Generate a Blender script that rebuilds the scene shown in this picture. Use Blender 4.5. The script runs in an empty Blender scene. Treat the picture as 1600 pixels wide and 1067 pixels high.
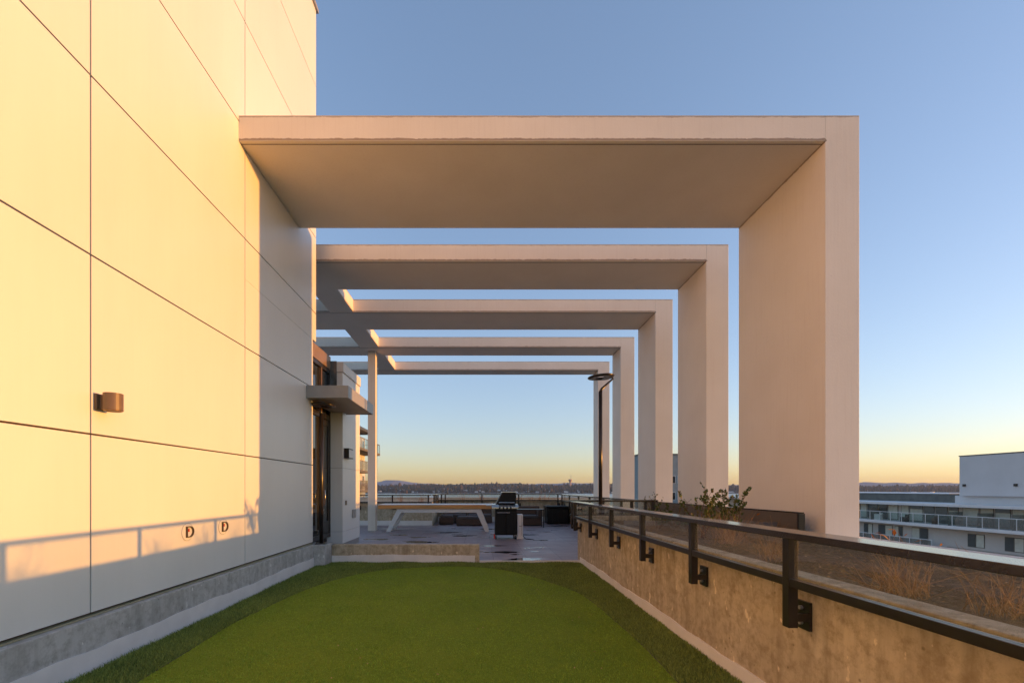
import bpy, bmesh, math, random
import numpy as np
from mathutils import Vector, Matrix
R = math.radians
rnd = random.Random(7)
scene = bpy.context.scene
COL = scene.collection

# ------------------------------------------------------------------ helpers
class MB:
    def __init__(s): s.v = []; s.f = []; s.m = []
    def add(s, vs, fs, mi=0):
        o = len(s.v); s.v += [tuple(p) for p in vs]
        for f in fs: s.f.append([i + o for i in f]); s.m.append(mi)
        return s
    def box(s, x0, x1, y0, y1, z0, z1, mi=0):
        if x0 > x1: x0, x1 = x1, x0
        if y0 > y1: y0, y1 = y1, y0
        if z0 > z1: z0, z1 = z1, z0
        return s.add([(x0,y0,z0),(x1,y0,z0),(x1,y1,z0),(x0,y1,z0),(x0,y0,z1),(x1,y0,z1),(x1,y1,z1),(x0,y1,z1)],
                     [(0,3,2,1),(4,5,6,7),(0,1,5,4),(1,2,6,5),(2,3,7,6),(3,0,4,7)], mi)
    def prism(s, poly, axis, a, b, mi=0):
        # poly = list of 2D points in the two other axes (x,y)->z ; (x,z)->y ; (y,z)->x
        def P(p, t): return {'z': (p[0], p[1], t), 'y': (p[0], t, p[1]), 'x': (t, p[0], p[1])}[axis]
        n = len(poly)
        vs = [P(p, a) for p in poly] + [P(p, b) for p in poly]
        fs = [list(range(n))[::-1], [n + i for i in range(n)]] + [[i, (i+1) % n, n + (i+1) % n, n + i] for i in range(n)]
        return s.add(vs, fs, mi)
    def tube(s, pts, r, n=8, mi=0, caps=True, r2=None):
        pts = [Vector(p) for p in pts]; k = len(pts); vs = []
        r2 = r if r2 is None else r2
        up = None
        for i, p in enumerate(pts):
            d = (pts[min(i+1, k-1)] - pts[max(i-1, 0)]).normalized()
            if up is None:
                up = Vector((0,0,1)) if abs(d.z) < .9 else Vector((1,0,0))
            a = d.cross(up)
            if a.length < 1e-5: a = d.cross(Vector((0,1,0)))
            a.normalize(); b = a.cross(d).normalized(); up = b
            rr = r + (r2 - r) * i / max(1, k-1)
            for j in range(n):
                t = 2*math.pi*j/n
                vs.append(p + a*math.cos(t)*rr + b*math.sin(t)*rr)
        fs = [[i*n+j, i*n+(j+1) % n, (i+1)*n+(j+1) % n, (i+1)*n+j] for i in range(k-1) for j in range(n)]
        if caps: fs += [list(range(n))[::-1], [(k-1)*n + j for j in range(n)]]
        return s.add(vs, fs, mi)
    def torus(s, c, R0, w, h, n=32, m=10, mi=0, tilt=0):
        vs = []
        for i in range(n):
            t = 2*math.pi*i/n
            for j in range(m):
                q = 2*math.pi*j/m
                rr = R0 + math.cos(q)*w; z = math.sin(q)*h
                x, y = rr*math.cos(t), rr*math.sin(t)
                vs.append((c[0] + x*math.cos(tilt) + z*math.sin(tilt), c[1] + y, c[2] - x*math.sin(tilt) + z*math.cos(tilt)))
        fs = [[i*m+j, ((i+1) % n)*m+j, ((i+1) % n)*m+(j+1) % m, i*m+(j+1) % m] for i in range(n) for j in range(m)]
        return s.add(vs, fs, mi)
    def rot(s, deg, c=(0,0)):
        a = R(deg); ca, sa = math.cos(a), math.sin(a)
        s.v = [(c[0] + (x-c[0])*ca - (y-c[1])*sa, c[1] + (x-c[0])*sa + (y-c[1])*ca, z) for x, y, z in s.v]
        return s
    def build(s, name, mats, parent=None, bevel=0, seg=2, smooth=False):
        if not isinstance(mats, (list, tuple)): mats = [mats]
        me = bpy.data.meshes.new(name)
        off = Vector((0,0,0))
        if parent is not None:
            r = parent
            while r.parent: r = r.parent
            off = Vector(r.location)
            # a part of a mesh thing counts from that mesh's own location
        else:
            xs = [p[0] for p in s.v]; ys = [p[1] for p in s.v]; zs = [p[2] for p in s.v]
            off = Vector(((min(xs)+max(xs))/2, (min(ys)+max(ys))/2, min(zs)))
        me.from_pydata([tuple(Vector(p) - off) for p in s.v], [], s.f)
        for m in mats: me.materials.append(m)
        me.polygons.foreach_set('material_index', s.m)
        if smooth: me.polygons.foreach_set('use_smooth', [True]*len(s.f))
        me.update()
        o = bpy.data.objects.new(name, me); COL.objects.link(o)
        if parent is not None: o.parent = parent
        else: o.location = off
        if bevel:
            b = o.modifiers.new('bevel', 'BEVEL'); b.width = bevel; b.segments = seg; b.limit_method = 'ANGLE'; b.angle_limit = R(40)
            b.use_clamp_overlap = True
            if not smooth: b.harden_normals = False
        return o

def big_mesh(name, verts, faces_tri, mats, mi=None):
    me = bpy.data.meshes.new(name)
    nv, nf = len(verts), len(faces_tri)
    me.vertices.add(nv); me.vertices.foreach_set('co', np.asarray(verts, dtype=np.float32).ravel())
    k = faces_tri.shape[1]
    me.loops.add(nf*k); me.loops.foreach_set('vertex_index', faces_tri.astype(np.int32).ravel())
    me.polygons.add(nf); me.polygons.foreach_set('loop_start', np.arange(0, nf*k, k, dtype=np.int32))
    me.polygons.foreach_set('loop_total', np.full(nf, k, dtype=np.int32))
    for m in mats: me.materials.append(m)
    if mi is not None: me.polygons.foreach_set('material_index', np.asarray(mi, dtype=np.int32))
    me.update(calc_edges=True); me.validate()
    o = bpy.data.objects.new(name, me); COL.objects.link(o)
    return o

def tag(o, label=None, cat=None, group=None, kind=None):
    if label: o['label'] = label
    if cat: o['category'] = cat
    if group: o['group'] = group
    if kind: o['kind'] = kind
    return o
def empty(name, loc, label, cat, group=None):
    o = bpy.data.objects.new(name, None); COL.objects.link(o); o.location = loc
    o.empty_display_size = .1
    return tag(o, label, cat, group)
def copy_tree(o, parent=None):
    c = o.copy(); COL.objects.link(c)
    if parent is not None: c.parent = parent
    for ch in list(o.children): copy_tree(ch, c)
    return c

# ------------------------------------------------------------------ materials
def new_mat(name):
    m = bpy.data.materials.new(name); m.use_nodes = True
    nt = m.node_tree; b = nt.nodes['Principled BSDF']
    return m, nt, b
def N(nt, t, **kw):
    n = nt.nodes.new(t)
    for k, v in kw.items():
        if k in n.inputs: n.inputs[k].default_value = v
        else: setattr(n, k, v)
    return n
def coords(nt, scale=(1,1,1), world=True):
    # world position so that textures keep their real size
    g = N(nt, 'ShaderNodeNewGeometry')
    mp = N(nt, 'ShaderNodeMapping'); mp.inputs['Scale'].default_value = scale
    nt.links.new(g.outputs['Position'], mp.inputs['Vector'])
    return mp.outputs['Vector']
def ramp(nt, src, stops):
    r = N(nt, 'ShaderNodeValToRGB'); e = r.color_ramp.elements
    while len(e) < len(stops): e.new(.5)
    for i, (p, c) in enumerate(stops):
        e[i].position = p; e[i].color = (*c, 1) if len(c) == 3 else c
    nt.links.new(src, r.inputs['Fac']); return r.outputs['Color']
def noise(nt, vec, scale, detail=4, rough=.55):
    n = N(nt, 'ShaderNodeTexNoise'); n.inputs['Scale'].default_value = scale
    n.inputs['Detail'].default_value = detail; n.inputs['Roughness'].default_value = rough
    nt.links.new(vec, n.inputs['Vector']); return n.outputs['Fac']
def bump(nt, b, src, strength, dist=.01):
    n = N(nt, 'ShaderNodeBump'); n.inputs['Strength'].default_value = strength; n.inputs['Distance'].default_value = dist
    nt.links.new(src, n.inputs['Height']); nt.links.new(n.outputs['Normal'], b.inputs['Normal']); return n
def mixc(nt, fac, a, b_, mode='MIX'):
    n = N(nt, 'ShaderNodeMix', data_type='RGBA', blend_type=mode)
    for k, v in ((0, fac), (6, a), (7, b_)):
        if hasattr(v, 'is_linked') or hasattr(v, 'links'): nt.links.new(v, n.inputs[k])
        else: n.inputs[k].default_value = v if k == 0 else (*v, 1)
    return n.outputs[2]
def plain(name, c, rough=.5, metal=0, var=.08, scale=8, bumpst=0, spec=.5):
    m, nt, b = new_mat(name)
    v = coords(nt)
    f = noise(nt, v, scale)
    lo = tuple(x*(1-var) for x in c); hi = tuple(min(1, x*(1+var)) for x in c)
    nt.links.new(ramp(nt, f, [(.3, lo), (.7, hi)]), b.inputs['Base Color'])
    b.inputs['Roughness'].default_value = rough; b.inputs['Metallic'].default_value = metal
    b.inputs['Specular IOR Level'].default_value = spec
    if bumpst: bump(nt, b, noise(nt, v, scale*12), bumpst, .003)
    return m

def mat_panel():
    m, nt, b = new_mat('white_metal_panel')
    v = coords(nt, (1,1,.35)); f = noise(nt, v, 1.3, 5)
    f2 = noise(nt, coords(nt, (1,30,1)), .9, 3)
    c = ramp(nt, f, [(.3, (.72,.72,.69)), (.7, (.77,.77,.74))])
    c = mixc(nt, .035, c, ramp(nt, f2, [(.35, (.55,.54,.50)), (.65, (.8,.78,.73))]))
    gi = N(nt, 'ShaderNodeNewGeometry')
    c = mixc(nt, 1.0, c, ramp(nt, gi.outputs['Random Per Island'], [(0, (.955,.955,.96)), (1, (1,1,1))]), 'MULTIPLY')
    nt.links.new(c, b.inputs['Base Color'])
    r = N(nt, 'ShaderNodeMapRange'); r.inputs['To Min'].default_value = .30; r.inputs['To Max'].default_value = .42
    nt.links.new(f, r.inputs['Value']); nt.links.new(r.outputs[0], b.inputs['Roughness'])
    bump(nt, b, noise(nt, coords(nt), .9, 1), .05, .02)
    return m
def mat_stucco():
    m, nt, b = new_mat('painted_concrete')
    v = coords(nt); f = noise(nt, v, 1.2, 6)
    st = noise(nt, coords(nt, (14,14,.5)), 2.2, 7, .7)       # rain streaks
    sp = noise(nt, v, 38, 3, .7)
    c = ramp(nt, f, [(.3, (.78,.71,.61)), (.7, (.84,.77,.67))])
    c = mixc(nt, ramp(nt, st, [(.52, (0,0,0)), (.85, (.24,.24,.24))]), c, (.55,.43,.36))
    c = mixc(nt, ramp(nt, sp, [(.70, (0,0,0)), (.76, (.4,.4,.4))]), c, (.30,.25,.21))
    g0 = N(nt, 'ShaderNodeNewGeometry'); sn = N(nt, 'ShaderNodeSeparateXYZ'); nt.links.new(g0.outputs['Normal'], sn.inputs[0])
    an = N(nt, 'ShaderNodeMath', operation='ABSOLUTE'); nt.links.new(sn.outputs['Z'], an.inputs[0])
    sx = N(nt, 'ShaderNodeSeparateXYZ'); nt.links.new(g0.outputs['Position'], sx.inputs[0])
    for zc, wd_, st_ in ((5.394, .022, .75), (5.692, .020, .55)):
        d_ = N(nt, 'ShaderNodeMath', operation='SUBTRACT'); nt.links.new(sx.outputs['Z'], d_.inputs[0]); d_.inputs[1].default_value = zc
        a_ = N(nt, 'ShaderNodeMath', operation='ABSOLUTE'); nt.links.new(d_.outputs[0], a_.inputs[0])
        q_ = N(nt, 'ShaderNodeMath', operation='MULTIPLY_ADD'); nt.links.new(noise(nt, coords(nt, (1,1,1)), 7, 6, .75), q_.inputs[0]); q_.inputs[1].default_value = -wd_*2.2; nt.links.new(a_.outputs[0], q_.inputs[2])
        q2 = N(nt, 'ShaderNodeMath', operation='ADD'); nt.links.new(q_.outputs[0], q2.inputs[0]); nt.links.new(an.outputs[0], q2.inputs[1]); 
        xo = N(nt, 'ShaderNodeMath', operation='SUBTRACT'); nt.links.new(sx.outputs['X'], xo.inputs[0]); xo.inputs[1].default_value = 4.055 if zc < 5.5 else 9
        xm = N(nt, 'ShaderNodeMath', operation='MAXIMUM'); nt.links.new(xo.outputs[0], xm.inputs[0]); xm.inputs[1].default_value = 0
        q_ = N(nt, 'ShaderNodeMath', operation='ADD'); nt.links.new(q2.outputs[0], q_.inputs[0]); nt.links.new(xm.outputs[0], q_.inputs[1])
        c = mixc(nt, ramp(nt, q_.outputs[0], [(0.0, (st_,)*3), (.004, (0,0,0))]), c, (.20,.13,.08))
    nt.links.new(c, b.inputs['Base Color']); b.inputs['Roughness'].default_value = .75
    mx = N(nt, 'ShaderNodeMath', operation='ADD'); nt.links.new(st, mx.inputs[0]); nt.links.new(sp, mx.inputs[1])
    bump(nt, b, mx.outputs[0], .22, .005)
    return m
def mat_concrete(name, lo, hi, stain, zs=.5):
    m, nt, b = new_mat(name)
    v = coords(nt, (1,1,zs)); f = noise(nt, v, 2.4, 8, .65)
    g = noise(nt, coords(nt), 13, 9, .75); st = noise(nt, coords(nt, (5,5,.5)), 1.7, 6, .6)
    c = ramp(nt, f, [(.28, lo), (.72, hi)])
    c = mixc(nt, ramp(nt, g, [(.44, (0,0,0)), (.66, (.85,.85,.85))]), c, stain)
    c = mixc(nt, ramp(nt, st, [(.48, (0,0,0)), (.70, (.6,.6,.6))]), c, tuple(x*.8 for x in stain))
    pale = noise(nt, coords(nt, (1,1,.6)), 14, 4, .5)
    c = mixc(nt, ramp(nt, pale, [(.66, (0,0,0)), (.70, (.6,.6,.6))]), c, tuple(min(1, x*1.5) for x in hi))
    vo = N(nt, 'ShaderNodeTexVoronoi'); vo.inputs['Scale'].default_value = 11; nt.links.new(coords(nt), vo.inputs['Vector'])
    c = mixc(nt, ramp(nt, vo.outputs['Distance'], [(.05, (.6,.6,.6)), (.11, (0,0,0))]), c, tuple(x*.5 for x in stain))
    nt.links.new(c, b.inputs['Base Color']); b.inputs['Roughness'].default_value = .8
    bump(nt, b, g, .35, .012)
    return m
def mat_tile():
    m, nt, b = new_mat('slate_paver')
    v = coords(nt)
    br = N(nt, 'ShaderNodeTexBrick', offset=0.0, squash=1.0)
    br.inputs['Scale'].default_value = 1; br.inputs['Brick Width'].default_value = .61; br.inputs['Row Height'].default_value = .61
    br.inputs['Mortar Size'].default_value = .004; br.inputs['Mortar Smooth'].default_value = .1
    br.inputs['Color1'].default_value = (.26,.195,.205,1); br.inputs['Color2'].default_value = (.32,.24,.245,1)
    br.inputs['Mortar'].default_value = (.008,.008,.008,1)
    mp = N(nt, 'ShaderNodeMapping'); mp.inputs['Location'].default_value = (-.23,.1,0)
    nt.links.new(v, mp.inputs['Vector']); nt.links.new(mp.outputs[0], br.inputs['Vector'])
    f = noise(nt, v, 5, 6)
    c = mixc(nt, .35, br.outputs['Color'], ramp(nt, f, [(.3, (.17,.14,.145)), (.7, (.36,.30,.30))]))
    pv = coords(nt, (.55,1.15,1)); pud = noise(nt, pv, 1.5, 4, .5)
    pm = ramp(nt, pud, [(.603, (0,0,0)), (.611, (1,1,1))])
    c = mixc(nt, pm, c, (.018,.017,.018))
    nt.links.new(c, b.inputs['Base Color'])
    rr = ramp(nt, pud, [(.50, (.5,.5,.5)), (.599, (.38,.38,.38)), (.611, (.03,.03,.03))])
    nt.links.new(rr, b.inputs['Roughness'])
    inv = ramp(nt, pud, [(.596, (1,1,1)), (.611, (0,0,0))])
    mu = N(nt, 'ShaderNodeMath', operation='MULTIPLY'); nt.links.new(inv, mu.inputs[0]); nt.links.new(noise(nt, v, 60, 3), mu.inputs[1])
    bump(nt, b, mu.outputs[0], .15, .004)
    return m
def mat_green():
    m, nt, b = new_mat('putting_green_turf')
    v = coords(nt); f = noise(nt, v, 260, 3, .7); g = noise(nt, v, 1.1, 5); h = noise(nt, coords(nt, (1,3,1)), 9, 5, .7)
    c = ramp(nt, f, [(.30, (.06,.11,.006)), (.55, (.165,.255,.014)), (.75, (.30,.40,.04))])
    c = mixc(nt, .35, c, ramp(nt, g, [(.3, (.09,.21,.01)), (.7, (.24,.31,.018))]))
    c = mixc(nt, .25, c, ramp(nt, h, [(.35, (.08,.11,.008)), (.65, (.20,.21,.02))]))
    nt.links.new(c, b.inputs['Base Color']); b.inputs['Roughness'].default_value = .85
    b.inputs['Specular IOR Level'].default_value = .2
    bump(nt, b, f, .8, .006)
    return m
def mat_blade(name, lo, hi):
    m, nt, b = new_mat(name)
    g = N(nt, 'ShaderNodeNewGeometry'); n2 = noise(nt, coords(nt), 1.7, 5)
    mx = N(nt, 'ShaderNodeMath', operation='MULTIPLY_ADD'); mx.inputs[1].default_value = .6
    ad = N(nt, 'ShaderNodeMath', operation='MULTIPLY'); ad.inputs[1].default_value = .45
    nt.links.new(n2, ad.inputs[0]); nt.links.new(g.outputs['Random Per Island'], mx.inputs[0]); nt.links.new(ad.outputs[0], mx.inputs[2])
    nt.links.new(ramp(nt, mx.outputs[0], [(.1, lo), (.9, hi)]), b.inputs['Base Color'])
    b.inputs['Roughness'].default_value = .6; b.inputs['Specular IOR Level'].default_value = .25
    return m
def mat_glass(name, tint=(.90,.92,.90), dirt=.09):
    m = bpy.data.materials.new(name); m.use_nodes = True; nt = m.node_tree; nt.nodes.clear()
    out = N(nt, 'ShaderNodeOutputMaterial'); tr = N(nt, 'ShaderNodeBsdfTransparent'); tr.inputs[0].default_value = (*tint, 1)
    gl = N(nt, 'ShaderNodeBsdfGlossy'); gl.inputs['Roughness'].default_value = .02
    df = N(nt, 'ShaderNodeBsdfDiffuse'); df.inputs[0].default_value = (.5,.46,.4,1)
    fr = N(nt, 'ShaderNodeFresnel'); fr.inputs[0].default_value = 1.5
    m1 = N(nt, 'ShaderNodeMixShader'); m2 = N(nt, 'ShaderNodeMixShader')
    sp = noise(nt, coords(nt, (1,1,1)), 55, 3, .7); st = noise(nt, coords(nt, (14,14,1)), 3, 4, .6)
    d = mixc(nt, .5, ramp(nt, sp, [(.62, (dirt*.6,)*3), (.74, (min(1,dirt*4),)*3)]), ramp(nt, st, [(.45, (0,0,0)), (.8, (dirt*2.2,)*3)]), 'ADD')
    nt.links.new(d, m1.inputs[0]); nt.links.new(tr.outputs[0], m1.inputs[1]); nt.links.new(df.outputs[0], m1.inputs[2])
    ge = N(nt, 'ShaderNodeNewGeometry'); iv = N(nt, 'ShaderNodeMath', operation='SUBTRACT'); iv.inputs[0].default_value = 1; nt.links.new(ge.outputs['Backfacing'], iv.inputs[1])
    mf = N(nt, 'ShaderNodeMath', operation='MULTIPLY'); nt.links.new(iv.outputs[0], mf.inputs[0]); nt.links.new(fr.outputs[0], mf.inputs[1])
    nt.links.new(mf.outputs[0], m2.inputs[0]); nt.links.new(m1.outputs[0], m2.inputs[1]); nt.links.new(gl.outputs[0], m2.inputs[2])
    nt.links.new(m2.outputs[0], out.inputs['Surface'])
    return m
def mat_wicker():
    m, nt, b = new_mat('brown_wicker')
    w = N(nt, 'ShaderNodeTexBrick'); w.inputs['Scale'].default_value = 1; w.inputs['Brick Width'].default_value = .06; w.inputs['Row Height'].default_value = .022
    w.inputs['Mortar Size'].default_value = .004
    w.inputs['Color1'].default_value = (.10,.055,.035,1); w.inputs['Color2'].default_value = (.15,.085,.055,1); w.inputs['Mortar'].default_value = (.02,.012,.01,1)
    mp = N(nt, 'ShaderNodeMapping'); mp.inputs['Rotation'].default_value = (R(90), 0, 0)
    nt.links.new(coords(nt), mp.inputs['Vector']); nt.links.new(mp.outputs[0], w.inputs['Vector'])
    nt.links.new(w.outputs['Color'], b.inputs['Base Color']); b.inputs['Roughness'].default_value = .55
    bump(nt, b, w.outputs['Fac'], .4, .004); return m
def mat_wood():
    m, nt, b = new_mat('golden_fir_timber')
    f = noise(nt, coords(nt, (1.2,20,22)), 1.3, 6, .65); k = noise(nt, coords(nt, (3,3,3)), 1.6, 2)
    c = ramp(nt, f, [(.3, (.42,.20,.06)), (.7, (.62,.34,.12))])
    c = mixc(nt, ramp(nt, k, [(.70, (0,0,0)), (.74, (.8,.8,.8))]), c, (.18,.07,.02))
    nt.links.new(c, b.inputs['Base Color']); b.inputs['Roughness'].default_value = .5; return m
def mat_soil():
    m, nt, b = new_mat('planter_soil')
    v = coords(nt); f = noise(nt, v, 22, 8, .75); g = noise(nt, v, 70, 3, .7)
    c = ramp(nt, f, [(.3, (.045,.03,.017)), (.55, (.16,.11,.06)), (.75, (.32,.22,.12))])
    c = mixc(nt, ramp(nt, g, [(.68, (0,0,0)), (.73, (.8,.8,.8))]), c, (.26,.19,.11))
    nt.links.new(c, b.inputs['Base Color']); b.inputs['Roughness'].default_value = .95; bump(nt, b, f, 1, .05); return m
def mat_water():
    m, nt, b = new_mat('lake_water')
    b.inputs['Base Color'].default_value = (.03,.055,.08,1); b.inputs['Roughness'].default_value = .25
    bump(nt, b, noise(nt, coords(nt, (.05,.02,1)), 1, 6, .7), .5, 1.0); return m
def mat_rand(name, stops, rough=.9):
    m, nt, b = new_mat(name)
    g = N(nt, 'ShaderNodeNewGeometry')
    nt.links.new(ramp(nt, g.outputs['Random Per Island'], stops), b.inputs['Base Color'])
    b.inputs['Roughness'].default_value = rough; b.inputs['Specular IOR Level'].default_value = .2; return m

M = dict(
    panel=mat_panel(), stucco=mat_stucco(),
    conc=mat_concrete('grey_concrete', (.42,.42,.40), (.60,.60,.57), (.30,.29,.26)),
    conc_warm=mat_concrete('weathered_bounce_lit_concrete', (.46,.38,.26), (.64,.55,.40), (.29,.225,.14)),  # warm bounce light painted into the base colour; stains are the concrete's own
    tile=mat_tile(), green=mat_green(),
    blade=mat_blade('fringe_blades', (.020,.058,.012), (.34,.42,.085)),
    gblade=mat_blade('green_blades', (.07,.15,.008), (.35,.50,.05)),
    fringe=plain('fringe_backing', (.03,.06,.014), .9, var=.5, scale=60),  # backing colour kept dark to stand in for shade between blades
    memb=plain('white_membrane', (.80,.78,.75), .6, var=.06, scale=5, bumpst=.1),
    black=plain('dark_bronze_metal', (.022,.018,.016), .28, var=.15, scale=12, bumpst=.03),
    rail=plain('dark_bronze_rail', (.030,.023,.018), .16, var=.2, scale=30, bumpst=.04, spec=.7),
    seam=plain('dark_joint', (.06,.045,.035), .8),
    glass=mat_glass('railing_glass'), cglass=mat_glass('clear_glass', (.82,.88,.87), .04),
    dglass=plain('dark_window_glass', (.012,.014,.015), .03, spec=.9),
    tglass=plain('tinted_window_glass', (.09,.10,.10), .06, spec=.8),
    curtain=plain('pale_curtain', (.55,.58,.52), .8, var=.1, scale=3),
    gmetal=plain('grey_metal', (.30,.295,.29), .38, var=.06, bumpst=.03),
    silver=plain('brushed_steel', (.55,.53,.50), .25, 1.0),
    sconce=plain('bronze_paint', (.16,.105,.065), .42),
    bronze=plain('bronze_mullion', (.25,.14,.07), .35, .5),
    white=plain('white_paint', (.72,.71,.69), .45, var=.04),
    wood=mat_wood(), wicker=mat_wicker(), soil=mat_soil(), water=mat_water(),
    plastic=plain('black_resin', (.006,.006,.007), .45, spec=.25), red=plain('red_plastic', (.55,.03,.015), .4),
    cushion=plain('grey_cushion', (.10,.09,.09), .9, var=.1, scale=30),
    planter=plain('bronze_planter_sheet', (.13,.10,.075), .3, var=.1, scale=3, spec=.6),
    liner=plain('grey_planter_liner', (.15,.14,.135), .5, var=.1),
    bark=plain('brown_twig', (.13,.065,.035), .8, var=.3, scale=40),
    leaf=mat_rand('shrub_leaf', [(0, (.045,.085,.018)), (.6, (.085,.13,.03)), (1, (.20,.16,.05))], .5),
    dry=mat_rand('dry_grass', [(0, (.22,.12,.05)), (.5, (.36,.22,.10)), (1, (.50,.34,.18))]),
    rust=mat_rand('rust_leaf', [(0, (.40,.13,.03)), (1, (.60,.26,.06))]),
    tree=mat_rand('far_evergreens', [(0, (.016,.034,.034)), (.6, (.034,.052,.048)), (.88, (.075,.058,.042)), (1, (.13,.075,.04))]),
    hill=plain('far_hillside', (.030,.038,.034), 1, var=.4, scale=.01),
    mount=plain('far_mountain', (.20,.22,.27), 1, var=.1, scale=.002),
    ground=plain('city_ground', (.10,.10,.09), .95, var=.3, scale=.05),
    bwall=plain('pale_grey_render', (.52,.51,.49), .8, var=.05, scale=.6),
    bwall2=plain('lavender_grey_cladding', (.60,.59,.59), .6, var=.04, scale=.5),
    bdark=plain('roof_parapet_grey', (.14,.14,.125), .9, var=.2, scale=1.2),
    bwhite=plain('balcony_white', (.70,.70,.70), .5, var=.05, scale=1),
    teal=plain('blue_grey_siding', (.22,.27,.29), .7, var=.08, scale=1),
    frost=mat_glass('frosted_balcony_panel', (.55,.60,.60), .30),
)
def stuff_seam(x): return x

# ------------------------------------------------------------------ camera, world, sun
cam_d = bpy.data.cameras.new('camera'); cam = bpy.data.objects.new('camera', cam_d); COL.objects.link(cam)
cam.location = (0,0,1.3); cam.rotation_euler = (R(90),0,0)
cam_d.lens = 16; cam_d.sensor_width = 36; cam_d.shift_x = 49/1600; cam_d.shift_y = 229.5/1600
cam_d.clip_start = .05; cam_d.clip_end = 30000
scene.camera = cam
SUN = Vector((1, -.072, .021)).normalized(); EL = math.asin(SUN.z); AZ = math.atan2(SUN.x, SUN.y)
w = bpy.data.worlds.new('World'); scene.world = w; w.use_nodes = True
nt = w.node_tree; bg = nt.nodes['Background']
sky = N(nt, 'ShaderNodeTexSky', sky_type='NISHITA', sun_disc=False)
sky.sun_elevation = R(3.0); sky.sun_rotation = AZ; sky.altitude = 60; sky.air_density = 1.0; sky.dust_density = .65; sky.ozone_density = 2.1
gm = N(nt, 'ShaderNodeGamma'); gm.inputs['Gamma'].default_value = .7; nt.links.new(sky.outputs[0], gm.inputs['Color'])
nt.links.new(mixc(nt, 1.0, gm.outputs[0], (.93,.92,1.07), 'MULTIPLY'), bg.inputs['Color']); bg.inputs['Strength'].default_value = .15
ld = bpy.data.lights.new('sun', 'SUN'); ld.energy = 2.0; ld.angle = R(.53); ld.color = (.90, .365, .06)
lo = bpy.data.objects.new('sun', ld); COL.objects.link(lo); lo.rotation_euler = SUN.to_track_quat('Z', 'Y').to_euler()
lo.location = (20, -2, 12)
vs = scene.view_settings; vs.view_transform = 'Standard'; vs.look = 'None'; vs.gamma = 1; vs.exposure = 2.03
scene.cycles.max_bounces = 8; scene.cycles.diffuse_bounces = 5; scene.cycles.transparent_max_bounces = 24
scene.cycles.use_denoising = True

# ------------------------------------------------------------------ setting: turf, deck, roof mass
FR = dict(F1=(5.36,7.16), F2=(8.19,9.37), F3=(10.57,11.74), F4=(13.20,14.02), F5=(15.75,16.38))
ZT, ZS, XI, XO = 5.69, 5.39, 4.06, 4.46
tag(MB().box(-7, 4.62, -6, 19.3, -28, -.02).build('roof_slab', M['conc']), kind='structure')
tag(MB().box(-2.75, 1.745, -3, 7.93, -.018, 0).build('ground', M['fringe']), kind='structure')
left = [(-2.20,-3),(-2.24,1),(-2.29,3.04),(-2.37,4.31),(-2.33,4.84),(-2.27,5.57),(-2.11,6.29),(-1.84,6.87),(-1.44,7.28),(-.70,7.53),(-.30,7.54),
        (.09,7.42),(.50,7.06),(.84,6.51),(1.18,5.74),(1.27,5.2),(1.305,4.56),(1.33,3.88),(1.325,3.31),(1.31,2.6),(1.25,-3)]
def crom(P, n=8):
    out = []
    for i in range(len(P)-1):
        p0, p1, p2, p3 = P[max(0,i-1)], P[i], P[i+1], P[min(len(P)-1,i+2)]
        for k in range(n):
            t = k/n
            out.append(tuple(.5*((2*b) + (-a+c)*t + (2*a-5*b+4*c-d)*t*t + (-a+3*b-3*c+d)*t**3) for a,b,c,d in zip(p0,p1,p2,p3)))
    return out + [P[-1]]
GP = crom(left)
g = MB().prism(GP, 'z', .002, .012).build('lawn', M['green']); tag(g, kind='structure')
edge = MB()
edge.tube([(x, y, .010) for x, y in GP], .0055, 5)
tag(edge.build('ground_seam', M['seam']), kind='structure')
GPa = np.array(GP)
def in_poly(x, y, P):
    ins = np.zeros(len(x), bool); n = len(P)
    for i in range(n):
        x1, y1 = P[i]; x2, y2 = P[(i+1) % n]
        c = ((y1 > y) != (y2 > y)) & (x < (x2-x1)*(y-y1)/(y2-y1+1e-12)+x1)
        ins ^= c
    return ins
rng = np.random.default_rng(3)
def blades(name, n, inside, h0, h1, wd, mat, ymin, ymax, lean):
    # density falls with distance from the near end, as far blades cannot be told apart
    x = rng.uniform(-2.73, 1.73, n*3); y = ymin + (ymax-ymin)*rng.random(n*3)**1.35
    ins = in_poly(x, y, GP); k = ins if inside else ~ins
    x, y = x[k][:n], y[k][:n]; n = len(x)
    a = rng.uniform(0, 2*np.pi, n); h = rng.uniform(h0, h1, n)*(1 + .25*np.sin(x*7+y*3)*np.sin(y*5))
    ww = wd*(1+ y*.10); dx, dy = np.cos(a)*ww, np.sin(a)*ww
    lx, ly = rng.normal(0, lean, n)*h, rng.normal(0, lean, n)*h + .25*h
    z0 = .011 if inside else 0.0
    V = np.empty((n,3,3)); V[:,0] = np.c_[x-dx, y-dy, np.full(n, z0)]; V[:,1] = np.c_[x+dx, y+dy, np.full(n, z0)]; V[:,2] = np.c_[x+lx, y+ly, z0+h]
    o = big_mesh(name, V.reshape(-1,3), np.arange(3*n).reshape(-1,3), [mat])
    return o
tag(blades('fringe_grass', 230000, False, .018, .042, .0030, M['blade'], 2.2, 7.92, .5), 'longer dark green artificial grass round the putting green', 'artificial grass', kind='stuff')
tag(blades('green_grass', 170000, True, .005, .011, .0020, M['gblade'], 2.6, 7.6, .5), 'short yellow-green artificial pile of the putting green', 'artificial grass', kind='stuff')
deck = MB().box(-.02, 1.74, 7.93, 8.12, -.02, .04).box(-7, 3.2, 8.12, 17.5, -.02, .04)
tag(deck.build('deck_floor', M['tile']), kind='structure')
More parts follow.
